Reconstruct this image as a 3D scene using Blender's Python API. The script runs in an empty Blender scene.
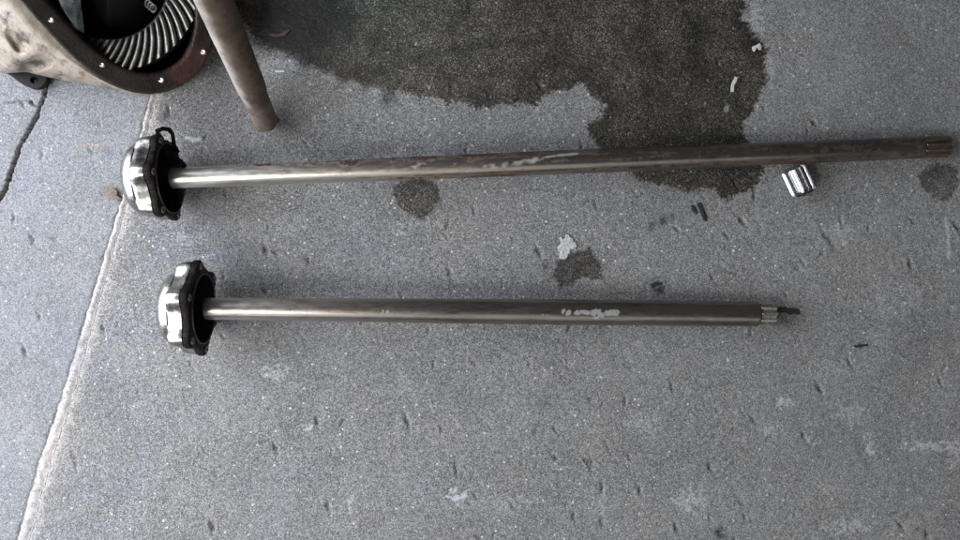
import bpy, bmesh, math, random
import numpy as np
from mathutils import Vector, Matrix
random.seed(4)
S = bpy.context.scene
COL = S.collection
# ---------------------------------------------------------------- camera
CAMH = 1.26
SX = 0.0018                                    # metres on the floor per photo pixel
cam = bpy.data.objects.new('camera', bpy.data.cameras.new('camera'))
COL.objects.link(cam)
cam.location = (0, 0, CAMH)
cam.rotation_euler = (0, 0, 0)
cam.data.sensor_width = 36
cam.data.lens = 36 * CAMH / (960 * SX)
cam.data.clip_end = 100
cam.data.clip_start = 0.02
S.camera = cam
# ---------------------------------------------------------------- light: a workshop floor lit from an open doorway on the left
w = bpy.data.worlds.new('World'); S.world = w; w.use_nodes = True
bg = w.node_tree.nodes['Background']
bg.inputs[0].default_value = (0.96, 0.97, 1.0, 1); bg.inputs[1].default_value = 0.074
def area(name, loc, target, sx, sy, power, color):
    l = bpy.data.lights.new(name, 'AREA'); l.shape = 'RECTANGLE'; l.size = sx; l.size_y = sy
    l.energy = power; l.color = color
    o = bpy.data.objects.new(name, l); COL.objects.link(o); o.location = loc
    o.rotation_euler = (Vector(target) - Vector(loc)).to_track_quat('-Z', 'Y').to_euler()
    return o
area('doorway_light', (-2.0, 0.15, 0.98), (-0.25, 0.0, 0.0), 3.0, 1.5, 114, (0.875, 0.93, 1.03))
area('shaft_streak_light', (-1.3, -1.1, 2.3), (0.0, 0.0, 0.0), 1.0, 0.6, 26, (1.0, 0.97, 0.92))  # unseen lamp added for the second streak along the shafts
area('front_fill_light', (0.3, -2.0, 1.7), (0.2, 0.0, 0.0), 3.4, 1.7, 15, (0.97, 0.98, 1.0))  # unseen soft fill added from the front for contrast on the metal
S.view_settings.view_transform = 'Standard'
S.view_settings.look = 'None'
S.view_settings.exposure = 0
S.view_settings.gamma = 1
# ---------------------------------------------------------------- helpers
def W(px, py, z=0.0):
    k = (CAMH - z) / CAMH * SX
    return Vector(((px - 480) * k, (270 - py) * k, z))
def link(o, parent=None):
    COL.objects.link(o)
    if parent is not None: o.parent = parent
    return o
def mesh_obj(name, verts, faces, mat, parent=None, smooth=True):
    me = bpy.data.meshes.new(name)
    me.from_pydata([tuple(v) for v in verts], [], faces)
    me.update()
    if smooth: me.polygons.foreach_set('use_smooth', [True] * len(me.polygons))
    if mat: me.materials.append(mat)
    return link(bpy.data.objects.new(name, me), parent)
def tag(o, label, cat, group=None):
    o['label'] = label; o['category'] = cat
    if group: o['group'] = group
    return o
def empty(name, mat4=None):
    o = bpy.data.objects.new(name, None); COL.objects.link(o)
    if mat4 is not None: o.matrix_world = mat4
    o.empty_display_size = 0.02
    return o
# lattice value noise (numpy)
def _hash(ix, iy, seed):
    n = (ix.astype(np.int64) * 0x1B873593 + iy.astype(np.int64) * 0x3C6EF372 + seed * 0x27D4EB2F + 0x165667B1) & 0xffffffff
    for k in range(2):
        n = ((n ^ (n >> 15)) * 0x2C1B3C6D) & 0xffffffff
        n = ((n ^ (n >> 12)) * 0x297A2D39) & 0xffffffff
    n = (n ^ (n >> 15)) & 0xffffffff
    return n.astype(np.float64) / 4294967295.0
def vnoise(x, y, seed=0):
    """gradient noise, 0..1 about .5"""
    ix = np.floor(x); iy = np.floor(y); fx = x - ix; fy = y - iy
    u = fx * fx * fx * (fx * (fx * 6 - 15) + 10); v = fy * fy * fy * (fy * (fy * 6 - 15) + 10)
    def gr(dx, dy):
        a = _hash(ix + dx, iy + dy, seed) * 2 * math.pi
        return np.cos(a) * (fx - dx) + np.sin(a) * (fy - dy)
    r = (gr(0, 0) * (1 - u) + gr(1, 0) * u) * (1 - v) + (gr(0, 1) * (1 - u) + gr(1, 1) * u) * v
    return .5 + .5 * np.clip(r * 1.55, -1, 1)
def fbm(x, y, freq, octv=4, seed=0):
    s = 0; a = 1; t = 0; x, y = x * .857 - y * .515, x * .515 + y * .857
    for i in range(octv):
        if i and freq > 240: break          # finer than the mesh can carry
        s = s + a * vnoise(x * freq + 17.3 * i, y * freq - 9.1 * i, seed + i); t += a; a *= .55; freq *= 2.07
        x, y = x * .8 - y * .6, x * .6 + y * .8
    return s / t * 2 - 1
def sstep(a, b, x):
    t = np.clip((x - a) / (b - a), 0, 1); return t * t * (3 - 2 * t)
def poly_sd(px, py, pts):
    """signed distance in pixels, negative inside"""
    d = np.full(px.shape, 1e9); inside = np.zeros(px.shape, bool)
    n = len(pts)
    for i in range(n):
        x0, y0 = pts[i]; x1, y1 = pts[(i + 1) % n]
        dx, dy = x1 - x0, y1 - y0
        t = np.clip(((px - x0) * dx + (py - y0) * dy) / (dx * dx + dy * dy + 1e-9), 0, 1)
        d = np.minimum(d, np.hypot(px - x0 - t * dx, py - y0 - t * dy))
        if y0 != y1:
            c = ((y0 > py) != (y1 > py)) & (px < dx * (py - y0) / (y1 - y0) + x0)
            inside ^= c
    return np.where(inside, -d, d)
def line_d(px, py, pts):
    d = np.full(px.shape, 1e9)
    for (x0, y0), (x1, y1) in zip(pts[:-1], pts[1:]):
        dx, dy = x1 - x0, y1 - y0
        t = np.clip(((px - x0) * dx + (py - y0) * dy) / (dx * dx + dy * dy + 1e-9), 0, 1)
        d = np.minimum(d, np.hypot(px - x0 - t * dx, py - y0 - t * dy))
    return d
# ---------------------------------------------------------------- materials
class NT:
    def __init__(self, name):
        self.m = bpy.data.materials.new(name); self.m.use_nodes = True
        self.t = self.m.node_tree; self.n = self.t.nodes; self.b = self.n['Principled BSDF']
    def add(self, typ, **kw):
        nd = self.n.new(typ)
        for k, v in kw.items():
            if k.startswith('_'): setattr(nd, k[1:], v)
        return nd
    def link(self, a, b): self.t.links.new(a, b)
    def val(self, inp, v):
        if hasattr(v, 'is_linked') or isinstance(v, bpy.types.NodeSocket): self.link(v, inp)
        else: inp.default_value = v
    def math(self, op, a, b=0.0, c=None, clamp=False):
        nd = self.n.new('ShaderNodeMath'); nd.operation = op; nd.use_clamp = clamp
        self.val(nd.inputs[0], a); self.val(nd.inputs[1], b)
        if c is not None: self.val(nd.inputs[2], c)
        return nd.outputs[0]
    def noise(self, scale, detail=4, rough=.6, coord=None, dist=0):
        nd = self.n.new('ShaderNodeTexNoise'); nd.inputs['Scale'].default_value = scale
        nd.inputs['Detail'].default_value = detail; nd.inputs['Roughness'].default_value = rough
        nd.inputs['Distortion'].default_value = dist
        if coord is not None: self.link(coord, nd.inputs['Vector'])
        return nd.outputs['Fac']
    def vor(self, scale, coord=None, feature='F1'):
        nd = self.n.new('ShaderNodeTexVoronoi'); nd.inputs['Scale'].default_value = scale; nd.feature = feature
        if coord is not None: self.link(coord, nd.inputs['Vector'])
        return nd
    def ramp(self, fac, stops):
        nd = self.n.new('ShaderNodeValToRGB'); e = nd.color_ramp.elements
        while len(e) < len(stops): e.new(.5)
        for i, (p, c) in enumerate(stops):
            e[i].position = p; e[i].color = (c, c, c, 1) if not hasattr(c, '__len__') else tuple(c) + (1,)
        self.link(fac, nd.inputs[0]); return nd.outputs[0]
    def mix(self, fac, a, b, mode='MIX'):
        nd = self.n.new('ShaderNodeMix'); nd.data_type = 'RGBA'; nd.blend_type = mode; nd.clamp_factor = True
        self.val(nd.inputs[0], fac)
        for i, v in ((6, a), (7, b)):
            if isinstance(v, bpy.types.NodeSocket): self.link(v, nd.inputs[i])
            else: nd.inputs[i].default_value = tuple(v) + (1,)
        return nd.outputs[2]
    def attr(self, name):
        nd = self.n.new('ShaderNodeAttribute'); nd.attribute_name = name; return nd
    def bump(self, h, strength, dist, normal=None):
        nd = self.n.new('ShaderNodeBump'); nd.inputs['Strength'].default_value = strength
        nd.inputs['Distance'].default_value = dist; self.link(h, nd.inputs['Height'])
        if normal is not None: self.link(normal, nd.inputs['Normal'])
        return nd.outputs[0]
    def obj(self):
        return self.n.new('ShaderNodeTexCoord').outputs['Object']
    def geo(self):
        return self.n.new('ShaderNodeNewGeometry').outputs['Position']

def mat_concrete():
    q = NT('concrete'); mpr = q.n.new('ShaderNodeMapping'); mpr.inputs['Rotation'].default_value = (.53, .71, .62); mpr.inputs['Location'].default_value = (3.1, 1.7, .9); q.link(q.geo(), mpr.inputs[0]); P = mpr.outputs[0]
    tint = q.attr('tint').outputs['Color']; wet = q.attr('wet').outputs['Fac']; pale = q.attr('pale').outputs['Fac']; smo = q.attr('smooth').outputs['Fac']
    n1 = q.noise(560, 3, .75, P); n2 = q.noise(150, 4, .65, P); n3 = q.noise(9, 5, .65, P)
    vc = q.vor(620, P); sc = q.n.new('ShaderNodeSeparateColor'); q.link(vc.outputs['Color'], sc.inputs[0])
    base = q.math('ADD', q.math('MULTIPLY', n1, .48), q.math('ADD', q.math('MULTIPLY', n2, .20), q.math('MULTIPLY', n3, .12)))
    base = q.math('ADD', base, q.math('MULTIPLY', sc.outputs[0], .20))
    base = q.math('ADD', q.math('MULTIPLY', q.math('SUBTRACT', base, .5), 1.8), .5)
    # dry: grey sand and cement; wet: dark paste with pale grains showing
    dry = q.ramp(base, [(.30, (.075, .075, .076)), (.44, (.18, .179, .178)), (.56, (.255, .254, .253)), (.72, (.42, .417, .41))])
    dryl = q.ramp(base, [(.34, (.17, .17, .172)), (.45, (.235, .235, .235)), (.55, (.29, .289, .287)), (.66, (.38, .378, .374))])
    dry = q.mix(smo, dry, dryl)
    wt = q.ramp(base, [(.34, (.016, .015, .013)), (.50, (.046, .042, .036)), (.62, (.10, .091, .077)), (.75, (.26, .245, .20))])
    # pale grains
    v = q.vor(340, P); sp = q.n.new('ShaderNodeSeparateColor'); q.link(v.outputs['Color'], sp.inputs[0])
    grain = q.math('MULTIPLY', q.math('MULTIPLY', q.math('GREATER_THAN', sp.outputs[0], q.math('SUBTRACT', .82, q.math('MULTIPLY', wet, .14))), q.math('ADD', .25, sp.outputs[2]), clamp=True), q.math('LESS_THAN', v.outputs['Distance'], .34))
    v2 = q.vor(150, P); sp2 = q.n.new('ShaderNodeSeparateColor'); q.link(v2.outputs['Color'], sp2.inputs[0])
    grain2 = q.math('MULTIPLY', q.math('GREATER_THAN', sp2.outputs[0], .97), q.math('LESS_THAN', v2.outputs['Distance'], .30))
    dark = q.math('MULTIPLY', q.math('GREATER_THAN', sp.outputs[1], .93), q.math('LESS_THAN', v.outputs['Distance'], .36))
    c = q.mix(wet, dry, wt)
    c = q.mix(q.math('MULTIPLY', dark, .55), c, (.05, .05, .052))
    gc = q.mix(wet, (.70, .70, .69), (.34, .33, .29))
    gs = q.math('MULTIPLY', q.math('ADD', grain, grain2, clamp=True), q.math('SUBTRACT', .9, q.math('MULTIPLY', smo, .4)))
    c = q.mix(gs, c, gc)
    pg = q.math('MULTIPLY', pale, q.ramp(q.math('ADD', base, q.math('MULTIPLY', pale, .22)), [(.40, .15), (.64, 1)])); c = q.mix(pg, c, (.62, .63, .64))
    c = q.mix(1.0, c, tint, 'MULTIPLY')
    q.link(c, q.b.inputs['Base Color'])
    r = q.math('SUBTRACT', .88, q.math('MULTIPLY', wet, .32)); q.link(r, q.b.inputs['Roughness'])
    q.b.inputs['Specular IOR Level'].default_value = .35
    b1 = q.bump(n2, .42, .0022); h = q.math('ADD', n1, q.math('MULTIPLY', grain, .5)); b2 = q.bump(h, .5, .0011, b1)
    q.link(b2, q.b.inputs['Normal'])
    return q.m
def mat_steel(name, c0, c1, rough0, rough1, metallic, nscale=60, bumpd=.0004, stretch=None, attrs=True, rust=(.17, .075, .042), spec=.5, coat=0, wave=0):
    q = NT(name); P = q.obj()
    if stretch:
        mp = q.n.new('ShaderNodeMapping'); mp.inputs['Scale'].default_value = stretch; q.link(P, mp.inputs[0]); PS = mp.outputs[0]
    else: PS = P
    n = q.noise(nscale, 5, .65, PS); nf = q.noise(nscale * 7, 3, .6, PS); nn = q.noise(nscale * 2.6, 6, .75, P)
    c = q.mix(q.ramp(n, [(.35, 0), (.65, 1)]), c0, c1)
    ro = q.ramp(nf, [(.3, rough0), (.7, rough1)])
    if attrs:
        r = q.attr('rust').outputs['Fac']; p = q.attr('pale').outputs['Fac']; tint = q.attr('tint').outputs['Color']
        c = q.mix(1.0, c, tint, 'MULTIPLY')
        rf = q.ramp(q.math('ADD', r, q.math('MULTIPLY', q.math('SUBTRACT', nn, .5), 1.3)), [(.38, 0), (.74, 1)])
        rf = q.math('MULTIPLY', rf, q.math('GREATER_THAN', r, .02))
        rc = q.mix(nf, rust, tuple(x * .45 for x in rust))
        c = q.mix(rf, c, rc)
        pf = q.ramp(q.math('ADD', p, q.math('MULTIPLY', q.math('SUBTRACT', nn, .5), .8)), [(.40, 0), (.72, 1)])
        pf = q.math('MULTIPLY', pf, q.math('GREATER_THAN', p, .02))
        c = q.mix(q.math('MULTIPLY', pf, q.math('ADD', .32, q.math('MULTIPLY', nf, .75)), clamp=True), c, (.32, .335, .345))
        dm = q.math('MAXIMUM', rf, pf)
        q.link(q.math('MULTIPLY', q.math('SUBTRACT', 1.0, q.math('MULTIPLY', dm, .85)), metallic), q.b.inputs['Metallic'])
        ro = q.math('ADD', q.math('MULTIPLY', dm, .35), ro, clamp=True)
    else:
        q.b.inputs['Metallic'].default_value = metallic
    q.link(c, q.b.inputs['Base Color']); q.link(ro, q.b.inputs['Roughness'])
    q.b.inputs['Specular IOR Level'].default_value = spec
    q.b.inputs['Coat Weight'].default_value = coat; q.b.inputs['Coat Roughness'].default_value = .15
    nb = q.bump(q.math('ADD', nf, nn), .6, bumpd)
    if wave: nb = q.bump(q.noise(28, 2, .4, P, .6), .8, wave, nb)
    q.link(nb, q.b.inputs['Normal'])
    return q.m
def mat_plain(name, c0, c1, rough, metallic=0, nscale=120, bumpd=.0004):
    return mat_steel(name, c0, c1, max(0, rough - .1), rough + .1, metallic, nscale, bumpd, None, False)
M_conc = mat_concrete()
M_shaft = mat_steel('axle_steel', (.62, .60, .57), (.50, .475, .44), .26, .40, .95, 30, .0003, (.25, 1, 1), rust=(.115, .056, .038))
M_chrome = mat_steel('polished_hub_steel', (.46, .455, .45), (.28, .265, .245), .22, .36, 1.0, 30, .0003, wave=.0010, rust=(.11, .07, .045))
M_grease = mat_steel('black_grease', (.005, .004, .0035), (.016, .012, .010), .36, .6, .0, 90, .0016, None, False, spec=.14)
M_edge_glint = mat_plain('bore_edge_glint', (.03, .026, .022), (.12, .10, .085), .3, .5)
M_bore = mat_steel('oily_bore', (.003, .003, .003), (.006, .005, .005), .5, .7, 0, 90, .0006, None, False, spec=.1)
M_bolt = mat_plain('worn_bolt_steel', (.16, .14, .12), (.32, .29, .26), .38, .8)
M_bright = mat_plain('lit_hole_pale', (.55, .50, .42), (.85, .80, .72), .4, .4)
M_spline = mat_steel('spline_steel', (.50, .47, .42), (.22, .19, .16), .22, .38, .95, 60, .0004, (.3, 1, 1), rust=(.20, .075, .035))
M_stub = mat_plain('clean_spline_steel', (.50, .50, .53), (.40, .40, .42), .28, 1.0, 40, .00005)
M_tip = mat_plain('glint_toned_chipped_spline', (.62, .59, .54), (.30, .27, .24), .22, .8, 200, .0006)  # lighter steel stands in for glints reflected on the broken teeth
M_break = mat_plain('dark_broken_steel', (.015, .015, .016), (.06, .06, .06), .5, .6, 300, .0015)
M_cast = mat_steel('cast_iron_with_paint', (.27, .215, .165), (.38, .325, .27), .42, .62, 0.0, 28, .0012, rust=(.085, .062, .045), coat=.1)
M_ringface = mat_steel('oily_flange_iron', (.009, .007, .006), (.026, .018, .013), .34, .52, .1, 35, .0010, rust=(.085, .026, .020), coat=.06, spec=.3)
M_gear = mat_steel('gear_steel', (.30, .29, .27), (.16, .15, .13), .27, .46, .75, 70, .0003, None, False)
M_gearblank = mat_plain('oily_gear_blank', (.03, .028, .026), (.07, .064, .058), .35, .6)
M_cap = mat_plain('machined_cap', (.16, .21, .24), (.80, .86, .88), .3, .3, 60, .0014)
M_tube = mat_steel('rusty_tube', (.38, .34, .30), (.22, .185, .16), .50, .7, 0.15, 30, .0012, rust=(.12, .06, .04))
M_ear = mat_steel('black_bracket', (.006, .005, .005), (.014, .012, .010), .4, .6, 0, 90, .0006, None, False, spec=.2)
M_white = mat_plain('white_residue', (.38, .39, .39), (.74, .75, .75), .7, 0, 260, .003)
M_flake = mat_plain('white_flake', (.50, .49, .45), (.66, .65, .60), .7, 0, 300, .0004)
M_leaf = mat_plain('brown_leaf', (.15, .11, .09), (.22, .17, .14), .75, 0, 200, .001)
M_twig = mat_plain('red_twig', (.04, .020, .016), (.07, .035, .028), .7, 0, 200, .0006)
M_black = mat_plain('black_grease_smear', (.008, .008, .009), (.022, .022, .023), .6, 0, 500, .001)
# ---------------------------------------------------------------- the floor: two slabs and the mortar joint between
JL = [(-700, 380), (-300, 262), (-100, 205), (95, 150), (130, 141.5), (200, 121), (238, 109.5), (320, 85), (401, 60), (464, 38.5), (537, 18), (640, -12), (900, -95), (1300, -215)]
JW = [(-700, 5), (95, 6), (200, 6.5), (320, 9), (400, 11.5), (537, 12.5), (1300, 13)]
def jx(Y, table):
    py = 270 - np.asarray(Y) / SX
    return np.interp(py, [a for a, b in table], [b for a, b in table])
def joint_left(Y):
    return (jx(Y, JL) - 480) * SX + fbm(Y, Y * 0 + 3, 60, 4, 5) * .0032
def joint_right(Y):
    return joint_left(Y) + jx(Y, JW) * SX + fbm(Y, Y * 0 + 9, 55, 4, 8) * .0028
WET = [(225, -60), (236, 18), (247, 34), (262, 48), (276, 52), (297, 57), (303, 66), (318, 70), (333, 74), (342, 82), (352, 80), (362, 88), (377, 87), (392, 95), (399, 89), (408, 93),
       (420, 98), (440, 99), (447, 103), (462, 102), (474, 108), (488, 107), (500, 104), (510, 105), (518, 103), (534, 106), (545, 96), (556, 91), (567, 89), (576, 85), (586, 84), (588, 92), (592, 97),
       (600, 102), (606, 106), (601, 116), (591, 122), (588, 132), (596, 142), (602, 150), (612, 160), (628, 172), (642, 180), (648, 184), (653, 181), (668, 188), (680, 190), (684, 193), (695, 190), (702, 188),
       (712, 190), (727, 199), (740, 193), (751, 190), (760, 182), (765, 168), (761, 158), (747, 146), (744, 132), (745, 122), (753, 112), (757, 100), (763, 90), (769, 78), (765, 65), (766, 48), (758, 37), (748, 24), (741, 18), (745, 5), (742, -20), (750, -60)]
SPOTS = [[(391, 190), (400, 180), (420, 176), (437, 184), (441, 200), (432, 212), (421, 219), (408, 214), (398, 205)],
         [(917, 176), (928, 167), (946, 163), (958, 168), (959, 184), (953, 195), (944, 203), (933, 196), (924, 188)],
         [(556, 262), (566, 255), (590, 248), (600, 262), (602, 277), (592, 280), (582, 276), (574, 284), (560, 288), (554, 278)]]
CRACK = [(52, 70), (46, 86), (44, 97), (37, 115), (28, 132), (19, 148), (15, 160), (10, 174), (6, 188), (0, 198), (-14, 222), (-30, 260)]
CRACK2 = [(-10, 107), (4, 103), (20, 101), (32, 101)]
CRACK3 = [(30, 101), (33, 105), (38, 106)]
rng = np.random.RandomState(11)
GOUGE = []
for i in range(330):
    a = math.radians(rng.normal(-70 if rng.rand() < .8 else 20, 18)); s = rng.rand() ** 2.2
    GOUGE.append((rng.uniform(-10, 970), rng.uniform(60, 550), a, 2.0 + 6 * s, .7 + 1.2 * s, max(.0009, .0009 + .0026 * s)))
# the gouges one can pick out in the photograph: x, y, angle (deg), half length, half width, depth
for x, y, a, l, wd, d in [(407, 421, -72, 12, 1.8, .0035), (536, 430, 66, 10, 2.2, .0012), (828, 238, -55, 15, 2, .0025), (822, 254, 60, 8, 2, .002), (803, 262, -60, 8, 1.4, .0018), (797, 268, -40, 7, 1.4, .0018),
                          (275, 352, -70, 7, 3, .001), (78, 113, 45, 6, 1, .002), (80, 103, 60, 4, 1.5, .002), (165, 115, 80, 5, 4, .002), (868, 455, -65, 20, 5, .0018), (700, 395, 0, 10, 2, .0016), (630, 365, -60, 10, 3, .001),
                          (718, 410, -30, 5, 2, .0015), (720, 533, 0, 8, 3, .002), (280, 345, -10, 6, 3, .0012), (850, 20, 0, 8, 3, .0012), (388, 98, 85, 8, 3, .0015), (262, 377, -60, 4, 1.5, .002), (75, 460, -75, 13, 1.6, .0022),
                          (40, 296, 40, 6, 1.5, .0015), (118, 325, 85, 6, 1.3, .0018), (455, 440, -60, 6, 1.2, .0014), (740, 500, -50, 10, 2, .0016), (590, 400, -70, 9, 1.6, .0015), (610, 450, -65, 8, 1.4, .0014)]:
    GOUGE.append((x, y, math.radians(a), l, wd, d))
def floor_fields(X, Y, slab):
    px = X / SX + 480; py = 270 - Y / SX
    n8 = fbm(X, Y, 26, 5, 3); n2 = fbm(X, Y, 5, 4, 21); Xr = X * .857 - Y * .515 ; Yr = X * .515 + Y * .857
    nf = fbm(Xr, Yr, 95, 2, 31); nv = fbm(Yr, Xr, 215, 1, 77)
    rough = .35 if slab == 0 else 1.0
    z = rough * .00016 * nf + .0007 * n8 + .0012 * n2
    dent = np.zeros_like(X)
    idx = {}
    for gx, gy, a, l, wd, d in GOUGE:
        if slab == 0 and l < 5: d *= .7
        m = (abs(px - gx) < l * 2.2) & (abs(py - gy) < l * 2.2)
        if not m.any(): continue
        ux = (px[m] - gx) * math.cos(a) - (py[m] - gy) * math.sin(a); vx = (px[m] - gx) * math.sin(a) + (py[m] - gy) * math.cos(a)
        g = np.exp(-(ux / l) ** 2 * 1.6 - ((vx + 2.5 * nf[m]) / wd) ** 2 * 1.2)
        dent[m] = np.maximum(dent[m], g * d)
        z[m] += .25 * d * np.exp(-(ux / l) ** 2 * 1.6 - ((vx - 2 * wd) / wd) ** 2)
    z = z - dent
    pit = sstep(.0006, .0028, dent)
    # sheet colour
    wetn = poly_sd(px, py, WET) + 3.0 * nf + 4.0 * fbm(X, Y, 48, 3, 90) + 3.2 * nv
    soft = np.interp(px, [230, 330, 400, 470], [9, 6, 2.4, 1.1])
    wb = fbm(X, Y, 14, 5, 171)
    wet = 1 - sstep(-soft, soft, wetn)
    for i, sp in enumerate(SPOTS):
        sd = poly_sd(px, py, sp) + 3.0 * nf + 1.6 * nv
        wet = np.maximum(wet, (1 - sstep(-1.8, 1.8, sd)) * (.92, .70, .88)[i])
    # colour factors; the fringe by the tube also takes painted housing shade
    tint = np.ones(X.shape + (3,))
    def mul(mask, col):
        for k in range(3): tint[..., k] *= 1 + (col[k] - 1) * mask
    mul(sstep(-.2, .6, n2) * .5, (.90, .90, .91)); mul(sstep(0, .8, n8) * .5, (.89, .89, .895)); mul(sstep(0, .8, -n8) * .3, (1.07, 1.07, 1.07))
    if slab == 0:
        mul(np.ones_like(X), (.96, .985, 1.035))
        mul(1 - sstep(4, 16, line_d(px, py, CRACK) + 4 * n8), (.93, .90, .88))
    else:
        mul(np.ones_like(X), (1.0, .995, 1.0))
    g = lambda cx, cy, r, rr=None, e=2: np.exp(-((((px - cx) / r) ** 2 + ((py - cy) / (rr or r)) ** 2) ** (e / 2)))
    # inside the wet patch: black oil at the left, green film, brown right half, dark drag mark
    mul(g(288, 20, 60, 52, 4) * wet, (.17, .15, .14)); mul(g(375, 5, 70, 45) * wet, (.92, 1.08, 1.04)); mul(g(450, 60, 110, 45, 4) * wet * (.75 + .25 * n8), (1.26, 1.22, 1.17))
    mul(g(545, 30, 30, 60) * wet, (.85, .8, .75)); mul(g(330, 70, 45, 18) * wet, (.7, .68, .62)); mul(g(690, 80, 90, 90, 4) * wet, (.84, .84, .83))
    mul((1 - sstep(2, 8, line_d(px, py, [(370, 75), (420, 56), (470, 47), (520, 40), (545, 36)]) + 4 * n8 + 3 * nf)) * wet * (.75 + .6 * n8), (.42, .48, .52))
    mul((1 - sstep(0, 5, np.abs(wetn + 6))) * wet * .6, (.62, .58, .50))
    mul(g(300, 92, 55, 22, 4) * (1 - wet), (.74, .71, .66)); mul(g(220, 110, 60, 30, 4) * (1 - wet), (.84, .83, .82))  # dry floor beside housing and tube darkened: housing shade painted into the tint
    mul(pit, (.66, .65, .64))
    nm = fbm(X, Y, 55, 4, 131); hu = fbm(X, Y, 7, 4, 141)
    mul(sstep(.15, .5, nm) * (.5 if slab else .25), (.84, .84, .84)); mul(sstep(.2, .7, -nf) * (.5 if slab else .2), (.82, .82, .82))
    mul(sstep(0, .45, hu), (1.02, 1.0, .975)); mul(sstep(0, .45, -hu), (.97, .985, 1.02))
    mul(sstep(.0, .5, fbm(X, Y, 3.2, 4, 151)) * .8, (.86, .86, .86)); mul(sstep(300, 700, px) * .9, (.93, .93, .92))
    mul(sstep(-.05, .4, wb) * wet, (.62, .62, .62)); mul(sstep(.05, .4, -wb) * wet, (1.25, 1.22, 1.16)); mul(wet, (.99, .975, .965)); mul(g(300, 30, 90, 45, 4) * wet * np.clip(.6 + n8, 0, 1), (.62, .60, .57)); mul(sstep(.0, .4, fbm(X, Y, 22, 3, 181)) * wet, (.70, .70, .71))
    # grease and grime, with cast shadows of tube and hubs painted in
    mul((1 - sstep(1, 8, line_d(px, py, [(775, 318), (785, 322)]) + 3 * nf)) * .6, (.5, .45, .42))
    mul(g(790, 314, 22, 12) * (.7 + .5 * nf), (.62, .60, .58)); mul(g(945, 147, 18, 14), (.5, .47, .45)); mul(g(282, 118, 18, 16), (.55, .50, .46))  # last one paints the tube's cast shadow beside its foot
    for sx, sy, r, k in ((663, 221, 4, .6), (652, 226, 3.5, .6), (657, 286, 5, .5), (694, 210, 3, .8), (672, 216, 3, .6), (388, 98, 7, .5), (165, 116, 5, .5), (545, 265, 3, .5), (720, 533, 6, .6), (660, 290, 4, .5), (185, 196, 3, .4), (860, 346, 3, .4)):
        mul(g(sx, sy, r, r * 1.3) * np.clip(k * (1.6 + 1.6 * nf), 0, 1), (.22, .22, .24))
    mul(g(110, 192, 10, 8), (.8, .66, .55)); mul(g(105, 150, 12, 5), (.8, .78, .76))
    mul(g(232, 345, 40, 12) * .5, (.78, .74, .70)); mul(g(225, 208, 55, 16) * .35, (.8, .76, .72))  # soft cast shadows of the two hubs, painted into the floor
    # orange chalk streak
    mul((1 - sstep(.8, 2.4, line_d(px, py, [(76, 145), (90, 146), (104, 147)]) + nv)) * .9, (1.35, 1.12, .95))
    pale = np.zeros_like(X)
    def pl(cx, cy, r, rr, k, seed, fr=105):
        nonlocal pale
        nn = fbm(X, Y, fr, 3, seed); pale = np.maximum(pale, min(1, k * .85) * sstep(.0, .5, g(cx, cy, r, rr) + 1.3 * nn * np.minimum(1, 2 * g(cx, cy, r, rr)) - .38))
    for c in [(456, 497, 12, 9, .9, 1), (275, 372, 17, 9, .6, 2), (310, 428, 6, 4, .8, 3), (785, 402, 14, 5, .7, 4), (850, 414, 20, 12, .45, 5), (868, 448, 7, 16, .65, 6), (812, 440, 8, 8, .5, 7), (930, 446, 34, 6, .75, 8), (350, 505, 6, 12, .55, 9),
              (690, 500, 20, 16, .5, 10), (845, 525, 28, 12, .5, 11), (842, 234, 11, 14, .5, 12), (770, 430, 12, 8, .5, 13), (955, 455, 10, 14, .5, 14), (190, 240, 30, 8, .3, 15), (285, 225, 26, 12, .3, 16), (400, 228, 14, 8, .4, 17), (430, 225, 22, 6, .3, 18),
              (375, 92, 5, 4, .5, 19), (398, 150, 5, 5, .5, 20), (757, 20, 10, 22, .5, 22), (770, 65, 8, 20, .35, 23), (725, 108, 5, 4, .7, 24), (820, 370, 30, 10, .25, 25), (900, 300, 40, 20, .25, 26), (545, 160, 5, 4, .3, 27), (640, 425, 20, 12, .35, 28), (500, 505, 60, 12, .25, 29), (600, 505, 12, 16, .3, 30)]:
        pl(*c)
    for pts, wd, k in (([(946, 218), (948, 235), (949, 258)], 1.5, .6), ([(186, 138), (192, 139), (200, 139)], 1.5, .8), ([(150, 139), (176, 139)], .8, .3), ([(300, -5), (303, 20), (309, 36), (314, 50)], .7, .25), ([(940, 258), (800, 250)], .5, .0)):
        pale = np.maximum(pale, k * (1 - sstep(wd * .5, wd * 1.8, line_d(px, py, pts) + 1.2 * nf)))
    if slab == 0:
        cd = line_d(px, py, CRACK) + 1.6 * nf + 1.0 * nv
        cw = np.interp(py, [70, 200], [1.7, 2.2])
        c1 = 1 - sstep(cw * .5, cw * 1.3, cd)
        c2 = 1 - sstep(.3, 1.1, line_d(px, py, CRACK2) + 3 * n8 + 1.0 * nf); c3 = 1 - sstep(.5, 1.5, line_d(px, py, CRACK3) + nf)
        z = z - .009 * c1 - .0025 * c2 - .004 * c3
        mul(c1, (.35, .31, .28)); mul(c2 * .6, (.5, .48, .46)); mul(c3, (.4, .38, .37))
        smo = np.clip(.85 - .3 * n8, 0, 1)
    else:
        smo = np.clip(.12 + .35 * n2 + .2 * n8 + .35 * sstep(560, 960, px) + .30 * sstep(140, 40, px), 0, .8)
    return z, wet, np.clip(pale, 0, 1), tint, smo
def spaced(a, b, fine, far, n):
    """fine points on [a,b], then growing steps out to far"""
    core = list(np.arange(a, b + fine / 2, fine)); s = fine; out = []; x = core[-1]
    while x < far: s *= 1.25; x += s; out.append(x)
    return core, out
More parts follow.
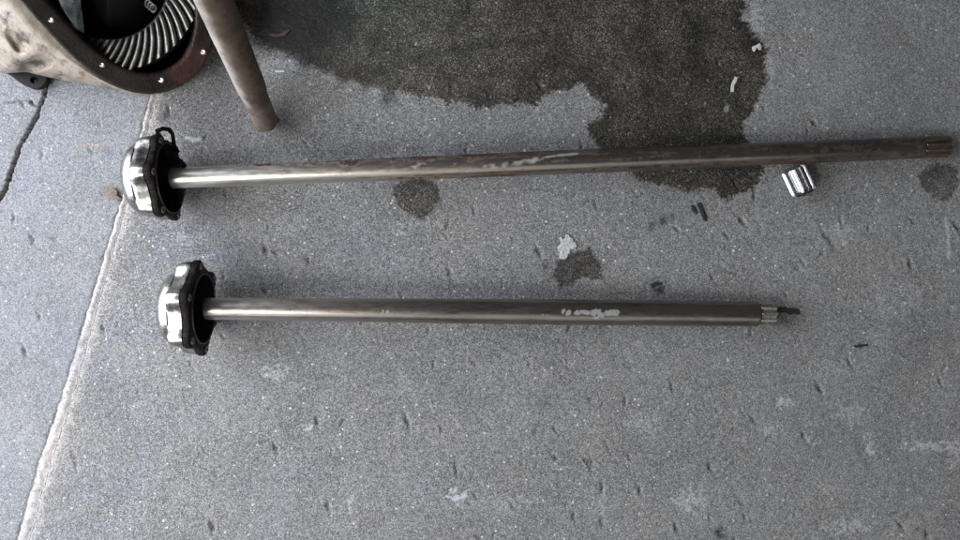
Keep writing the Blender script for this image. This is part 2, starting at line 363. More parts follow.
def sheet(name, XX, YY, slab, extra=None):
    z, wet, pale, tint, smo = floor_fields(XX, YY, slab)
    if extra: z, pale, tint, wet, smo = extra(XX, YY, z, pale, tint, wet, smo)
    ny, nx = XX.shape; nv = nx * ny
    co = np.stack([XX, YY, z], -1).reshape(-1, 3).astype(np.float32)
    i = np.arange(nv).reshape(ny, nx)
    q = np.stack([i[:-1, :-1], i[:-1, 1:], i[1:, 1:], i[1:, :-1]], -1).reshape(-1, 4)
    me = bpy.data.meshes.new(name)
    me.vertices.add(nv); me.vertices.foreach_set('co', co.ravel())
    me.loops.add(q.size); me.loops.foreach_set('vertex_index', q.ravel().astype(np.int32))
    me.polygons.add(len(q)); me.polygons.foreach_set('loop_start', (np.arange(len(q)) * 4).astype(np.int32))
    me.update(calc_edges=True)
    me.polygons.foreach_set('use_smooth', np.ones(len(q), bool))
    for nm, arr in (('wet', wet), ('pale', pale), ('smooth', smo)):
        a = me.attributes.new(nm, 'FLOAT', 'POINT'); a.data.foreach_set('value', arr.ravel().astype(np.float32))
    a = me.attributes.new('tint', 'FLOAT_COLOR', 'POINT')
    a.data.foreach_set('color', np.concatenate([tint, np.ones(tint.shape[:2] + (1,))], -1).ravel().astype(np.float32))
    me.materials.append(M_conc)
    o = link(bpy.data.objects.new(name, me)); o['kind'] = 'structure'
    return o
cy, oy = spaced(-.56, .56, .0019, 4.0, 0)
ys = np.array([-y for y in oy][::-1] + cy + oy)
# left slab: u runs left from the joint
cu, ou = spaced(0, .42, .0019, 4.0, 0); us = np.array(cu + ou)
YY = np.repeat(ys[:, None], len(us), 1)
XX = joint_left(YY) - us[None, ::-1]
def edge_l(X, Y, z, pale, tint, wet, smo):
    d = (joint_left(Y) - X) / SX
    z = z - .0012 * (1 - sstep(0, 2.0, d)); m = (1 - sstep(0, 5.0, d + 5 * fbm(X, Y, 70, 3, 4) + 1)) * sstep(-.2, .4, fbm(X, Y, 18, 3, 24))
    tint *= (1 - .45 * m)[..., None]
    return z, pale, tint, wet, smo
sheet('concrete_slab', XX, YY, 0, edge_l)
cu, ou = spaced(0, 1.62, .0019, 4.0, 0); us = np.array(cu + ou)
YY = np.repeat(ys[:, None], len(us), 1)
XX = joint_right(YY) + us[None, :]
def edge_r(X, Y, z, pale, tint, wet, smo):
    d = (X - joint_right(Y)) / SX; nn = fbm(X, Y, 60, 3, 6)
    pale = np.maximum(pale, .5 * (1 - sstep(0, 13, d + 6 * nn)))
    for k, c in enumerate((1.06, 1.0, .95)): tint[..., k] *= 1 + (c - 1) * (1 - sstep(0, 20, d))
    return z - .0008 * (1 - sstep(0, 1.2, d)), pale, tint, wet, smo
sheet('concrete_slab', XX, YY, 1, edge_r)
t = np.linspace(0, 1, 12)[None, :]
YY = np.repeat(ys[:, None], 12, 1)
XX = joint_left(YY) * (1 - t) + joint_right(YY) * t
def edge_j(X, Y, z, pale, tint, wet, smo):
    T = np.repeat(t, X.shape[0], 0)
    z = z * .6 + .0022 * np.sin(np.pi * np.clip(T * 1.1, 0, 1)) - .001 * (1 - sstep(0, .15, T)) + .0006 * fbm(X, Y, 120, 3, 7)
    pale = np.clip(.75 + .35 * fbm(X, Y, 45, 3, 14), .3, 1) * sstep(0, .2, T)
    for k, c in enumerate((1.06, .98, .93)): tint[..., k] *= c
    m = sstep(.1, .5, fbm(X, Y, 30, 3, 15)) * (1 - T)
    tint *= (1 - .4 * m)[..., None]
    return z, pale, tint, wet, smo
sheet('joint_mortar', XX, YY, 1, edge_j)
# ---------------------------------------------------------------- lathe-like surfaces with attributes
def rings_obj(name, rings, mat, parent=None, closed_start=False, closed_end=False, attrs=None, smooth=True, angle=None):
    """rings: array (m, n, 3)"""
    R = np.asarray(rings, float); m, n, _ = R.shape
    v = R.reshape(-1, 3); faces = []
    for i in range(m - 1):
        a = i * n; b = a + n
        for j in range(n):
            k = (j + 1) % n
            faces.append((a + j, a + k, b + k, b + j))
    if closed_start: faces.append(tuple(range(n - 1, -1, -1)))
    if closed_end: faces.append(tuple((m - 1) * n + j for j in range(n)))
    o = mesh_obj(name, v, faces, mat, parent, smooth)
    me = o.data
    set_attrs(me, attrs, m * n)
    if angle is not None: me.set_sharp_from_angle(angle=math.radians(angle))
    return o
def set_attrs(me, attrs, nv):
    attrs = attrs or {}
    for nm in ('rust', 'pale'):
        arr = np.broadcast_to(np.asarray(attrs.get(nm, 0.0), float), (nv,)) if np.ndim(attrs.get(nm, 0.0)) == 0 else np.asarray(attrs[nm]).ravel()
        a = me.attributes.new(nm, 'FLOAT', 'POINT'); a.data.foreach_set('value', arr.astype(np.float32))
    tn = attrs.get('tint', None)
    tn = np.ones((nv, 3)) if tn is None else np.asarray(tn, float).reshape(-1, 3)
    a = me.attributes.new('tint', 'FLOAT_COLOR', 'POINT')
    a.data.foreach_set('color', np.concatenate([tn, np.ones((nv, 1))], 1).ravel().astype(np.float32))
def frame_from_axis(p0, p1):
    """local +X along p0->p1, +Z as high as it goes"""
    x = (p1 - p0).normalized(); y = Vector((0, 0, 1)).cross(x).normalized(); z = x.cross(y)
    m = Matrix((x, y, z)).transposed().to_4x4(); m.translation = p0
    return m
NA = 72
TH = np.linspace(0, 2 * math.pi, NA, endpoint=False)         # angle from +Z towards +Y
def shaft_mesh(L, prof, paint, parent, name='shaft'):
    step = .0016; xs = np.arange(0, L + step / 2, step)
    r = np.interp(xs, [p[0] for p in prof], [p[1] for p in prof])
    X = np.repeat(xs[:, None], NA, 1); T = np.repeat(TH[None, :], len(xs), 0)
    wob = fbm(X, T, 3, 3, 51) * .0003
    Rr = r[:, None] + wob
    R = np.stack([X, Rr * np.sin(T), Rr * np.cos(T)], -1)
    S_ = np.sin(T) * Rr                                        # sideways position, +Y is up in the photo
    at = paint(X, S_ / Rr, T)
    at = {k: (v.reshape(-1, 3) if k == 'tint' else v.ravel()) for k, v in at.items()}
    return rings_obj(name, R, M_shaft, parent, True, True, at)
def spline_mesh(x0, L, ro, ri, n, parent, mat, name='splines', taper=.0, attrs=None, brk=None):
    """gear-shaped shaft end: n straight teeth"""
    per = 8; N = n * per; xs = [x0, x0 + .001] + list(np.linspace(x0 + .003, x0 + L - .002, 10)) + [x0 + L]
    rings = []
    for i, x in enumerate(xs):
        ring = []
        for j in range(N):
            th = 2 * math.pi * j / N; ph = j % per
            rr = ro if ph in (0, 1, 2) else (ri if ph in (4, 5, 6) else (ro * .6 + ri * .4 if ph == 3 else ro * .6 + ri * .4))
            if i == 0 or i == len(xs) - 1: rr = rr * .93
            rr *= 1 - taper * (x - x0) / L
            xx = x
            if brk and i == len(xs) - 1: xx += brk * random.uniform(-1, .3)
            ring.append((xx, rr * math.sin(th), rr * math.cos(th)))
        rings.append(ring)
    # chipped cap: centre rings
    last = np.array(rings[-1]); first = np.array(rings[0])
    for f in (.6, .25):
        c = last.copy(); c[:, 1:] *= f; c[:, 0] += (-.004 if brk is None else brk * random.uniform(-1.5, .5)); rings.append(c)
    c = first.copy(); c[:, 1:] *= .5; rings.insert(0, c)
    return rings_obj(name, rings, mat, parent, True, True, attrs, True, 28)
# hub profile
def lobe(th, phase, k=6, p=2.2):
    d = (th - phase + math.pi / k) % (2 * math.pi / k) - math.pi / k
    return np.exp(-(np.abs(d) / .235) ** 2.4)
def hub(parent, phase, R, ragged, seed, xf=0.0):
    T = np.linspace(0, 2 * math.pi, 240, endpoint=False)
    lb = lobe(T, phase)
    # rounded hexagon plus bosses
    d = (T - phase + math.pi / 6) % (math.pi / 3) - math.pi / 6
    hexr = R * .93 * np.cos(math.pi / 6) / np.cos(math.pi / 6 - np.abs(d))
    Rf = np.maximum(hexr * .975, R * .83) * (1 - lb) + (R * np.ones_like(T)) * lb
    nse = fbm(np.cos(T) * 3, np.sin(T) * 3, 2.2, 4, seed) * ragged + fbm(np.cos(T) * 9, np.sin(T) * 9, 3.0, 2, seed + 5) * ragged * .7
    def ring(x, r, xn=0): return np.stack([x + xn + 0 * T, r * np.sin(T), r * np.cos(T)], -1)
    o1 = np.ones_like(T); dish = fbm(np.cos(T) * 3, np.sin(T) * 3, 4, 3, seed + 3) * .0012
    face = [ring(xf - .046, .012 * o1), ring(xf - .046, .046 * o1), ring(xf - .030, .051 * o1), ring(xf - .012, .053 * o1), ring(xf - .011, .0565 * o1), ring(xf - .0015, .058 * o1), ring(xf + .001, .0605 * o1),
            ring(xf + .0008, .063 * o1), ring(xf - .0008, .0645 * o1, dish), ring(xf, Rf * .93 + nse, dish), ring(xf - .001, Rf - .0012 + nse, dish), ring(xf - .004, Rf + nse * 1.2, dish * 2), ring(xf - .011, Rf - .001 + nse * .8, dish * 2), ring(xf - .0125, Rf - .006 + nse * .2, dish * 2)]
    rings_obj('flange_face', face, M_grease, parent, True, False, None, True, 50)
    # polished shell behind it
    Rd = .0630
    Rs = np.maximum(hexr * .95, R * .81) * (1 - lb) + R * .97 * lb
    Rm = Rd * (1 - lb) + R * .955 * lb; Rm2 = Rd * 1.0 * (1 - lb) + R * .93 * lb
    dr = np.full_like(T, Rd)
    sh = [ring(xf - .0115, Rs - .006), ring(xf - .013, Rs), ring(xf - .019, Rs), ring(xf - .022, Rs * .5 + Rm * .5), ring(xf - .027, Rm), ring(xf - .034, Rm2), ring(xf - .0365, Rm2 * .975), ring(xf - .038, dr * .75 + .25 * Rm2), ring(xf - .0385, dr * .985)]
    for a_ in np.linspace(.16, 1.0, 9):
        ph_ = a_ * math.pi / 2; sh.append(ring(xf - .0385 - .0285 * math.sin(ph_) + .0002, dr * (.18 + .805 * math.cos(ph_) ** .75)))
    A = np.array(sh); nn = A.shape[0] * A.shape[1]
    TT = np.repeat(T[None], A.shape[0], 0); XXX = A[..., 0]
    rust = np.clip(fbm(XXX * 30, TT, 1.6, 3, seed + 9) * 1.0 - .02, 0, .7)
    rings_obj('polished_shell', sh, M_chrome, parent, False, True, {'rust': rust}, True, 40)
    rings_obj('bore_highlight_ring', [ring(xf + .0010, .0575 * o1), ring(xf + .0026, .0582 * o1), ring(xf + .0026, .0594 * o1), ring(xf + .0008, .0600 * o1)], M_edge_glint, parent, False, False, None, True, 50)  # added lighter ring imitating the highlight on the bore edge
    for k in range(6):
        a = phase + k * math.pi / 3; rr = R * .865
        c = (xf + .0005, rr * math.sin(a), rr * math.cos(a))
        rs = []
        for (dx, r) in ((-.002, .0062), (.0010, .0060), (.0016, .0052), (.0014, .0034), (-.0006, .0030)):
            rs.append([(c[0] + dx, c[1] + r * math.sin(u), c[2] + r * math.cos(u)) for u in np.linspace(0, 2 * math.pi, 12, endpoint=False)])
        rings_obj('bolt_hole', rs, M_bolt, parent, False, True, None, True, 50)

# ---- long axle
p0 = W(172, 178.3, .0745); p1 = W(948, 146.3, .0195)
mA = frame_from_axis(p0, p1); LA = (p1 - p0).length
axA = empty('axle_shaft', mA)
tag(axA, 'longer steel axle shaft with rust streaks, its hub ringed by a torn black gasket', 'axle shaft', 'axle shafts lying on the concrete')
def paintA(X, s, T):
    n = fbm(X, s * .05, 22, 4, 61); n2 = fbm(X * .25, s * .06, 60, 3, 62); px = 172 + X / LA * 776
    up = np.cos(T)
    rust = np.zeros_like(X)
    rust += sstep(.05, .8, s + .55 * n + .3 * n2) * sstep(215, 330, px) * (1 - sstep(540, 680, px)) * (.72 + .5 * n)
    rust += (1 - sstep(-.95, -.35, s + .4 * n)) * sstep(300, 380, px) * .55 * (1 + n2) + sstep(.5, .75, s) * (px > 235) * (px < 270) * .5
    rust = np.maximum(rust, .45 * np.exp(-((px - 610) / 14) ** 2 - ((s + .1) / .35) ** 2)); rust = np.maximum(rust, sstep(460, 560, px) * (.30 + .45 * n2) * (1 - .4 * sstep(-.2, .2, np.abs(s) - .5)))
    rust = np.maximum(rust, .42 * np.exp(-((px - 912) / 9) ** 2)); rust = np.maximum(rust, sstep(640, 700, px) * np.exp(-((s - .55) / .12) ** 2) * .42)
    rust = np.maximum(rust, sstep(-.1, .7, n2 + .5 * n) * sstep(260, 420, px) * .42)
    rust = np.where(up < -.2, .3, rust)
    pale = np.zeros_like(X)
    pale = np.maximum(pale, .62 * np.exp(-((px - 412 - 0 * s) / 55) ** 4 - ((s - .25) / .55) ** 4) * (.6 + .7 * n))
    pale = np.maximum(pale, .75 * np.exp(-((px - 505) / 34) ** 4 - ((s + .05 - (px - 505) * .008) / .33) ** 4) * (.7 + .5 * n))
    pale = np.maximum(pale, .9 * np.exp(-((px - 552) / 22) ** 4 - ((s - .45 - (px - 552) * .006) / .14) ** 2))
    lv = np.interp(px, [172, 300, 400, 500, 600, 700, 948], [1.45, 1.25, .88, .52, .40, .37, .36])  # cleaner steel at the hub end, with highlight brightness painted into the tint
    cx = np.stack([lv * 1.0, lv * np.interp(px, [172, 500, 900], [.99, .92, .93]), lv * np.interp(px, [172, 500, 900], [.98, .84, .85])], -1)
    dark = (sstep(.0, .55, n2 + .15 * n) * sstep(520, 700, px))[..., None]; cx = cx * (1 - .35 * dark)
    pale = pale * (1.0 + .9 * fbm(X, s * .02, 60, 3, 89))
    return {'rust': np.clip(rust, 0, 1), 'pale': np.clip(pale, 0, 1), 'tint': cx}
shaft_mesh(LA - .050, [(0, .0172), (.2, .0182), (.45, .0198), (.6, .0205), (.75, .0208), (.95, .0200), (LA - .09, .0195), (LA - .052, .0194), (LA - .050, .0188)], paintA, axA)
spline_mesh(LA - .051, .050, .0192, .0152, 11, axA, M_spline, 'splined_end', attrs={'rust': .12, 'tint': np.tile([.85, .75, .68], (88 * 16, 1))})
hub(axA, math.radians(2), .0765, .0022, 71, -.004)
# torn gasket hanging off the flange at the top
def ribbon(name, pts, wd, th, mat, parent, closed=False):
    """small flat strip following points (world space), a bit uneven"""
    n = len(pts); rings = []
    for i, p in enumerate(pts):
        a = pts[(i - 1) % n] if (closed or i) else p; b = pts[(i + 1) % n] if (closed or i < n - 1) else p
        t_ = (b - a).normalized(); s_ = t_.cross(Vector((.3, .1, 1)).normalized()).normalized(); u_ = s_.cross(t_)
        k = random.uniform(.75, 1.25) * wd
        rings.append([p + s_ * k + u_ * th, p - s_ * k + u_ * th, p - s_ * k - u_ * th, p + s_ * k - u_ * th])
    if closed: rings.append(rings[0])
    R = np.array([[tuple(v) for v in r] for r in rings])
    return rings_obj(name, R, mat, parent, not closed, not closed, None, True, 60)
gp = [(157, 131), (163, 128.5), (169, 129.5), (172.5, 134), (173.5, 141), (174, 147), (177, 151), (174, 155), (169, 153), (164, 145), (161, 138), (158, 134)]
inv = mA.inverted()
pts = [inv @ W(x, y, .088 - .0012 * (x - 157) + (.004 if i % 2 else 0)) for i, (x, y) in enumerate(gp)]
ribbon('torn_gasket', pts, .0040, .0016, M_grease, axA, True)
pts = [inv @ W(x, y, z) for x, y, z in ((174, 152, .08), (177, 158, .078), (181, 161, .074), (184, 165, .07), (182, 172, .066), (181, 182, .06), (181, 195, .045), (180, 205, .035))]
ribbon('gasket_shred', pts, .0034, .0018, M_grease, axA)
# ---- short axle
q0 = W(206, 308.6, .079); q1 = W(771, 314.2, .0205)
mB = frame_from_axis(q0, q1); LB = (q1 - q0).length
axB = empty('axle_shaft', mB)
tag(axB, 'shorter axle shaft nearest the bottom, smooth brown steel with white chalk marks', 'axle shaft', 'axle shafts lying on the concrete')
def paintB(X, s, T):
    n = fbm(X, s * .05, 22, 4, 81); n2 = fbm(X * .22, s * .06, 55, 3, 82); px = 206 + X / LB * 565
    rust = np.clip(.30 * sstep(.1, .6, n2) * sstep(300, 500, px), 0, 1)
    pale = np.zeros_like(X)
    for cx_, sy, rx, ry, k in ((558, .05, 5, .28, .95), (573, .05, 9, .22, .95), (588, -.05, 7, .42, 1), (603, .05, 9, .26, .95), (535, -.3, 12, .3, .4), (378, -.1, 9, .3, .42)):
        pale = np.maximum(pale, k * np.exp(-((px - cx_) / rx) ** 4 - ((s - sy) / ry) ** 4))
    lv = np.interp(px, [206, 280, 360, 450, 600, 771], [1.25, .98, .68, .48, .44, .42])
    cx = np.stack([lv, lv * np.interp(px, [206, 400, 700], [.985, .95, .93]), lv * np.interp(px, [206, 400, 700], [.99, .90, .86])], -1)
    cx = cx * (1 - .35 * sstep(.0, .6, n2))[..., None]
    pale = pale * (1 + .9 * fbm(X, s * .02, 170, 3, 88))
    return {'rust': rust, 'pale': pale, 'tint': cx}
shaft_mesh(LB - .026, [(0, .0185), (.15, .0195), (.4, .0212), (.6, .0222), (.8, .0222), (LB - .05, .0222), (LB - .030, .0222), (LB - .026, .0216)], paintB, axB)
spline_mesh(LB - .026, .030, .0220, .0172, 11, axB, M_tip, 'splined_end', brk=.004, attrs={'rust': .25})
hub(axB, math.radians(17), .0835, .0006, 91, -.004)
# ---------------------------------------------------------------- broken spline stub
s0 = W(793.5, 168.5, .021); s1 = W(804.5, 192, .021)
mS = frame_from_axis(s0, s1)
stub = empty('splined_stub', mS)
tag(stub, 'short bright broken-off splined steel stub lying beside the longer shaft', 'splined stub')
LS = (s1 - s0).length
spline_mesh(0, LS, .0222, .0165, 10, stub, M_stub, 'spline_body', brk=None)
rr = []
for f, dx in ((.82, .0006), (.6, .0035), (.35, .001), (.12, .003)):
    rr.append([(LS + dx + random.uniform(-.001, .0012), .0205 * f * math.sin(u), .0205 * f * math.cos(u)) for u in np.linspace(0, 2 * math.pi, 26, endpoint=False)])
rr.insert(0, [(LS - .004, .0168 * math.sin(u), .0168 * math.cos(u)) for u in np.linspace(0, 2 * math.pi, 26, endpoint=False)])
rings_obj('broken_face', rr, M_break, stub, False, True, None, False)
ribbon('metal_burr', [Vector((-.002, .004, .019)), Vector((-.005, .001, .021)), Vector((-.006, -.003, .019)), Vector((-.003, -.006, .0205)), Vector((0, -.003, .022))], .0012, .0006, M_stub, stub)
# ---------------------------------------------------------------- leaning tube
t0 = W(266, 122, .024); t1 = W(214, 0, .33)
ax = (t1 - t0); Lt = ax.length
mT = frame_from_axis(t0, t1)
tube = empty('steel_tube', mT)
tag(tube, 'rusty steel tube leaning over the differential, its lower end on the concrete', 'tube')
LT = Lt * 1.55; xs = np.arange(-.004, LT, .003)
rT = np.interp(xs, [-.004, .0, .004, .09, .11, .25, .45, .8], [.0165, .0195, .0205, .0212, .0232, .0240, .0250, .0255])
X = np.repeat(xs[:, None], NA, 1); T = np.repeat(TH[None], len(xs), 0)
Rr = rT[:, None] + fbm(X, T * .02, 18, 4, 33) * .0009
R = np.stack([X, Rr * np.sin(T), Rr * np.cos(T)], -1)
nz = fbm(X, T * .02, 30, 4, 34)
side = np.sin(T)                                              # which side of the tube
pxm = X / Lt                                                  # 0 at the foot, 1 at the top of the picture
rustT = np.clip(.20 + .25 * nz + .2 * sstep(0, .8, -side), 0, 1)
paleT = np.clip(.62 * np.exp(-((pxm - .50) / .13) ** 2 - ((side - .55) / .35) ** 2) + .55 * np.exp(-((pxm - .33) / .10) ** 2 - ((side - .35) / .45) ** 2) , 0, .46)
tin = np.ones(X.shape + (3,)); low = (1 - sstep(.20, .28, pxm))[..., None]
sd_ = sstep(-.35, .35, -side + .25 * nz)[..., None]; tin = tin * 1.15 * (1 - sd_) + np.array([.40, .32, .27]) * sd_  # left flank lightened, right darkened: light and shade painted over the rusty tone
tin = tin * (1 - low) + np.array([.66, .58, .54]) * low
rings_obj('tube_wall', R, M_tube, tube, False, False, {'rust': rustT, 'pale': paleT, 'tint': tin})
en = [[(-.004, .0165 * math.sin(u), .0165 * math.cos(u)) for u in TH], [(.004, .0150 * math.sin(u), .0150 * math.cos(u)) for u in TH], [(.06, .0148 * math.sin(u), .0148 * math.cos(u)) for u in TH]]
rings_obj('tube_bore', en, M_bore, tube, False, True)
# ---------------------------------------------------------------- differential housing
def plane_z(px, py): return .055 + .17 * ((190 - px) * .8 + (90 - py) * .55) / 230
RING = [(20, 0), (47, 31), (62, 47), (78, 62), (98, 77), (119, 88), (138, 93.5), (156, 94), (173, 90), (188, 82), (200, 71), (208, 57), (213, 42), (216, 20), (213, -15), (200, -60), (172, -105), (130, -138), (85, -148), (40, -136), (8, -108), (-8, -70), (-2, -32)]
def closed_spline(pts, n):
    m = len(pts); out = []
    P = np.array(pts, float)
    for i in range(n):
        u = i / n * m; k = int(u); f = u - k
        a, b, c, d = P[(k - 1) % m], P[k % m], P[(k + 1) % m], P[(k + 2) % m]
        out.append(.5 * ((2 * b) + (-a + c) * f + (2 * a - 5 * b + 4 * c - d) * f * f + (-a + 3 * b - 3 * c + d) * f ** 3))
    return np.array(out)
NR = 264
RO = closed_spline(RING, NR)
nrm = np.roll(RO, -1, 0) - np.roll(RO, 1, 0); nrm = np.stack([nrm[:, 1], -nrm[:, 0]], 1); nrm /= np.linalg.norm(nrm, axis=1)[:, None]
ctr = RO.mean(0)
if ((ctr - RO) * nrm).sum() < 0: nrm = -nrm                    # inward
def pring(P, dz):
    return [tuple(W(x, y, max(.004, plane_z(x, y) + dz))) for x, y in P]
diff = empty('axle_housing'); diff.location = W(100, -20, 0)
tag(diff, 'open differential housing, pale cast iron with a black oily rim and gear inside', 'differential housing')
dinv = Matrix.Translation(-W(100, -20, 0))
def loc(R): return np.array(R) - np.array(tuple(W(100, -20, 0)))
wig = fbm(RO[:, 0] * .01, RO[:, 1] * .01, 22, 3, 44)[:, None]
band = [pring(RO + nrm * 1.0, -.010), pring(RO + nrm * (.4 + wig), -.001), pring(RO + nrm * (2.0 + wig), .0)]
for f in np.linspace(4, 17, 7): band.append(pring(RO + nrm * f, .0004 * math.sin(f * 3)))
band += [pring(RO + nrm * (19.0 + wig), 0), pring(RO + nrm * (20.5 + wig * 1.5), -.002), pring(RO + nrm * 22, -.012), pring(RO + nrm * 23, -.018)]
B = loc(band); bpx = np.repeat(RO[None], len(band), 0)
rustB = .62 * sstep(155, 185, bpx[..., 0]) * sstep(30, 60, bpx[..., 1])
rings_obj('flange_rim', B, M_ringface, diff, False, False, {'rust': rustB, 'tint': None}, True, 45)
# inner wall and floor of the bowl
bowl = []
for f, dz in ((23, -.019), (24.5, -.04), (27, -.07), (34, -.10), (48, -.125), (70, -.14)):
    bowl.append([tuple(W(x, y, max(.006, plane_z(x, y) + dz))) for x, y in RO + nrm * f])
rings_obj('inner_bowl', loc(bowl), M_bore, diff, False, True)
# cast body behind the rim: from the rim edge out to the left and down to the floor
BASE_SH = [(-52, 42), (-50, 40), (-36, 26), (-24, 17), (-10, 8), (-3, 3.5), (-1, 2), (0, 1), (1, 0), (1, -2), (0, -5), (-3, -8), (-6, -8), (-10, -8), (-14, -8), (-20, 0), (-30, 5), (-40, 5), (-50, 5), (-60, 10), (-65, 20), (-62, 30), (-56, 38)]
SH = closed_spline(BASE_SH, NR)
lev = np.linspace(0, 1, 56); cast = []; cpx = []
RECESS = [(20, 38, 10, 13, -35, .034), (38, 63, 17, 7, -25, .028), (60, 78, 4, 3, 0, .010), (5, 22, 6, 8, 0, .006)]
for l in lev:
    e = math.sin(l * math.pi / 2) ** .85
    P = RO + nrm * .6 + SH * e
    row = []
    for (x, y), (rx, ry) in zip(P, RO):
        zt = plane_z(rx, ry) - .010
        z = zt * (1 - l ** 1.6) + .012 * l
        for cx_, cy_, a_, b_, ang, dp in RECESS:
            ca, sa = math.cos(math.radians(ang)), math.sin(math.radians(ang)); dx = x - cx_; dy = y - cy_
            u = (dx * ca + dy * sa) / a_; v = (-dx * sa + dy * ca) / b_
            z -= dp * min(1, max(0, (l - .18) / .25)) * math.exp(-(u ** 4 + v ** 4) ** 1.5)
        z += .003 * math.exp(-((l - .08) / .06) ** 2)
        row.append(tuple(W(x, y, max(.004, z))))
    cast.append(row); cpx.append(P)
cpx = np.array(cpx)
nC = fbm(cpx[..., 0] * .01, cpx[..., 1] * .01, 9, 4, 46)
C_ = loc(cast)
C_[..., 2] += nC * .0015
rust_shadeC = np.clip(.40 + .5 * nC, 0, 1)
for cx_, cy_, a_, b_, ang, dp in RECESS: rust_shadeC = np.maximum(rust_shadeC, .75 * np.exp(-(((cpx[..., 0] - cx_) / a_) ** 2 + ((cpx[..., 1] - cy_) / b_) ** 2)))  # recesses darkened in colour, painted shading together with dirt
rust_shadeC = np.where(lev[:, None] < .10, .0, rust_shadeC)
rings_obj('cast_body', C_, M_cast, diff, False, False, {'rust': rust_shadeC, 'tint': None})
# flat plate with holes
def plate(name, outer, holes, zf, th, mat, parent, org):
    bm = bmesh.new(); es = []
    for loop in [outer] + holes:
        vs = [bm.verts.new(W(x, y, zf(x, y)) - org) for x, y in loop]
        es += [bm.edges.new((vs[i], vs[(i + 1) % len(vs)])) for i in range(len(vs))]
    bmesh.ops.triangle_fill(bm, edges=es, use_beauty=True)
    g = bmesh.ops.extrude_face_region(bm, geom=bm.faces[:])
    bmesh.ops.translate(bm, verts=[v for v in g['geom'] if isinstance(v, bmesh.types.BMVert)], vec=(0, 0, -th))
    bmesh.ops.recalc_face_normals(bm, faces=bm.faces[:])
    me = bpy.data.meshes.new(name); bm.to_mesh(me); bm.free(); me.materials.append(mat)
    o = link(bpy.data.objects.new(name, me), parent)
    return o
def circ(cx_, cy_, rx, ry=None, n=16): return [(cx_ + rx * math.cos(a), cy_ + (ry or rx) * math.sin(a)) for a in np.linspace(0, 2 * math.pi, n, endpoint=False)]
org = W(100, -20, 0)
ear = [tuple(p) for p in closed_spline([(-30, 30), (-12, 50), (0, 60), (14, 68), (30, 72), (44, 71), (46, 80), (40, 87), (31, 88), (22, 84), (8, 74), (-12, 66), (-34, 55)], 60)]
plate('mounting_ear', ear, [circ(34, 80, 4.3, 3.6)], lambda x, y: .020, .012, M_ear, diff, org)
# pale discs standing in for light caught in the rim's bolt holes
for (x, y) in ((51, 20), (102, 65), (161, 80), (203, 52), (200, -20), (150, -105), (80, -130), (20, -95), (14, -30)):
    c = W(x, y, plane_z(x, y) + .0005) - org
    kk = random.uniform(.75, 1.1)
    rs = [[(c.x + kk * r * math.cos(u), c.y + kk * r * math.sin(u) * .9, c.z + dz) for u in np.linspace(0, 2 * math.pi, 14, endpoint=False)] for r, dz in ((.0044, -.004), (.0042, .0006), (.0034, .001), (.0018, .0002))]
    rings_obj('lit_hole_disc', rs, M_bright, diff, False, True, None, True, 40)
# ring gear
gear = bpy.data.objects.new('ring_gear', None)
GC = (110, -20)
def gz(px, py): return plane_z(px, py) - .010 - max(0, 108 - px) * .0012
def gpt(r, th, dz): 
    x = GC[0] + r * math.cos(th); y = GC[1] + r * math.sin(th)
    return tuple(np.array(tuple(W(x, y, gz(x, y) + dz))) - np.array(tuple(org)))
gTH = np.linspace(0, 2 * math.pi, 120, endpoint=False)
gb = [[gpt(r, a, dz) for a in gTH] for r, dz in ((58, -.045), (59, -.014), (62, -.010), (88, -.006), (94, -.012), (97, -.030), (92, -.05))]
gear = rings_obj('ring_gear', gb, M_gearblank, diff, False, False, None, True, 40)
NT_ = 56
for k in range(NT_):
    th0 = 2 * math.pi * k / NT_
    vs = []; ns = 7
    for i in range(ns):
        f = i / (ns - 1); r = 60 + 32 * f; th = th0 - .30 * (1 - f) ** 1.05
        wd = .040; hi = .0115 * (.75 + .35 * f)
        base = -.011 + .004 * f
        vs += [gpt(r, th - wd * 1.35, base), gpt(r, th - wd * .95, base + hi * .7), gpt(r, th - wd * .35, base + hi), gpt(r, th + wd * .35, base + hi), gpt(r, th + wd * .95, base + hi * .7), gpt(r, th + wd * 1.35, base)]
    fs = []
    for i in range(ns - 1):
        for j in range(5): a = i * 6 + j; fs.append((a, a + 1, a + 7, a + 6))
    fs += [(5, 4, 3, 2, 1, 0), tuple((ns - 1) * 6 + j for j in range(6))]
    o = mesh_obj('tooth', vs, fs, M_gear, gear, True); o.data.set_sharp_from_angle(angle=math.radians(62))
# carrier and bearing cap
cr = [[gpt(r, a, dz) for a in gTH] for r, dz in ((57, -.05), (50, -.045), (44, -.030), (30, -.022), (12, -.020))]
rings_obj('carrier', cr, M_bore, diff, False, True)
cap = [tuple(p) for p in closed_spline([(46, -14), (56, -6), (62, 8), (70, 20), (77, 29), (76, 16), (74, 2), (72, -14), (60, -26)], 40)]
plate('bearing_cap', cap, [], lambda x, y: plane_z(x, y) - .010 - .0008 * (x - 60), .02, M_cap, diff, org)
for i in range(3):
    cp = []
    for u in np.linspace(0, 2 * math.pi, 14, endpoint=False): cp.append(W(148 + i * 2.6 + 2.8 * math.cos(u), 4 + i * 2.2 + 3.6 * math.sin(u), .10 + .002 * i) - org)
    ribbon('lock_ring', cp, .0012, .0012, M_gear, diff, True)
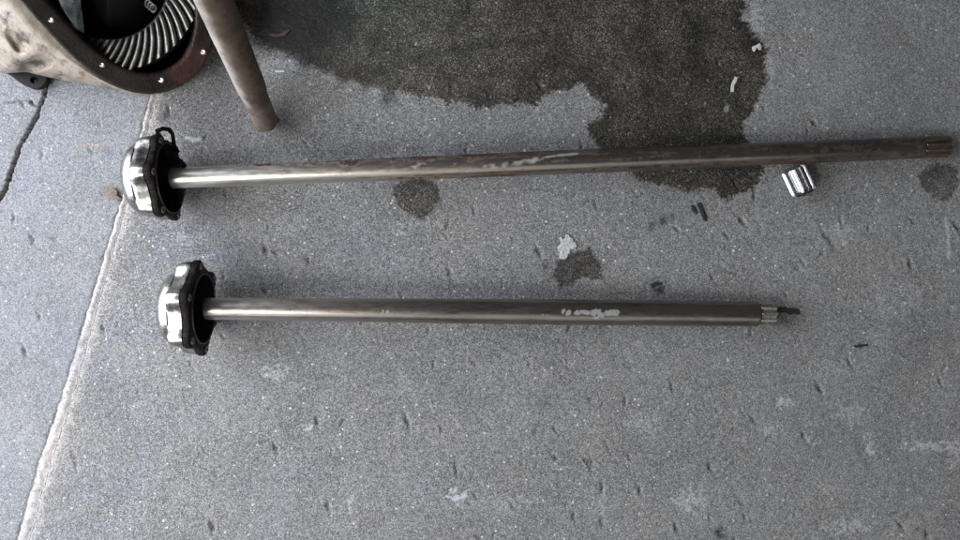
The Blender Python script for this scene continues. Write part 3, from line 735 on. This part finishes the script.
# ---------------------------------------------------------------- small things on the floor
def chip(name, pts, h, mat, label, cat, group=None, jitter=.35, base=.0008):
    """thin irregular crumb: outline in floor pixels, domed a little"""
    c = np.mean(pts, 0); o_ = W(c[0], c[1], 0); n = len(pts)
    rings = []
    for f, z in ((1.0, 0), (.96, h * .7), (.7, h), (.35, h * 1.1)):
        rings.append([tuple(W(c[0] + (x - c[0]) * f + random.uniform(-jitter, jitter) * f, c[1] + (y - c[1]) * f + random.uniform(-jitter, jitter) * f, base + z * random.uniform(.75, 1.2) if z else base - .001) - o_) for x, y in pts])
    o = rings_obj(name, rings, mat, None, False, True, None, False)
    o.location = o_
    tag(o, label, cat, group); return o
chip('white_splat', [(558.5, 238), (560.5, 241), (560, 244.5), (557.5, 247), (558, 250), (560.5, 252), (559, 256), (560.5, 259), (564, 259.5), (567, 258), (568, 254.5), (570.5, 253), (571, 249.5), (575, 248.5), (577.5, 246), (576, 242), (573.5, 241.5), (573, 238), (570, 237), (569, 234.5), (566, 234.5), (565.5, 237.5), (562.5, 238.5), (561, 236.5)], .0016, M_white, 'white crusty blob above the small dark oil spot, between the shafts', 'white residue', jitter=.35)
chip('white_flake', [(752, 50), (752, 47), (756, 45), (760, 43), (762, 46), (761, 50), (759, 50), (759, 47), (755, 49), (754, 52)], .0012, M_flake, 'curved white flake near the right edge of the big wet stain', 'flake', 'white flakes on the wet stain')
chip('white_flake', [(735, 76), (738, 77), (736.5, 82), (734, 86), (734, 92), (730.5, 92), (731, 87), (732, 83)], .0012, M_flake, 'long white flake on the wet stain, below the curved flake', 'flake', 'white flakes on the wet stain')
chip('brown_leaf', [(108, 195), (109, 190), (113, 188), (117, 190), (118, 196), (122, 199), (118, 201), (113, 199)], .004, M_leaf, 'crumpled brown leaf scrap at the foot of the longer axle hub', 'leaf', jitter=.8)
chip('grease_streak', [(774, 306.5), (779, 307.5), (785, 307), (788, 308.5), (794, 308.5), (799, 309), (800.5, 312), (799, 314.5), (794, 313.8), (790, 315), (785, 313), (779, 312.5), (774, 311.5)], .0011, M_black, 'black greasy streak running out from the tip of the shorter shaft', 'grease mark')
chip('black_scrap', [(697, 203.5), (700.5, 202.5), (704, 209), (707.5, 218), (706, 221), (703.5, 220.5), (700, 212)], .0016, M_black, 'larger slanted black scrap below the wet stain', 'scrap', 'black scraps below the wet stain')
chip('black_scrap', [(690.5, 206), (693, 205), (696, 209), (697.5, 214), (695, 213), (693, 210)], .0010, M_black, 'tiny black scrap just left of the larger slanted one', 'scrap', 'black scraps below the wet stain')
chip('black_scrap', [(650, 285), (654, 282.5), (662, 282), (662, 284), (656, 285.5), (652, 288)], .0010, M_black, 'thin black scrap above the shorter shaft', 'scrap')
chip('black_sliver', [(853, 346), (860, 345), (868, 344), (868, 345.6), (860, 347), (854, 347.4)], .0010, M_black, 'thin black sliver alone on the concrete at lower right', 'sliver', jitter=.2)
chip('red_twig', [(269, 33.5), (276, 34), (284, 33), (289, 28), (290.5, 30), (285, 36), (276, 37), (270, 35.5)], .0016, M_twig, 'reddish brown twig on the black part of the wet stain', 'twig')
chip('straw_chip', [(275, 70.5), (284, 70), (285, 72), (276, 72.6)], .0010, M_flake, 'pale straw chip on dry concrete right of the leaning tube', 'chip', jitter=.2)
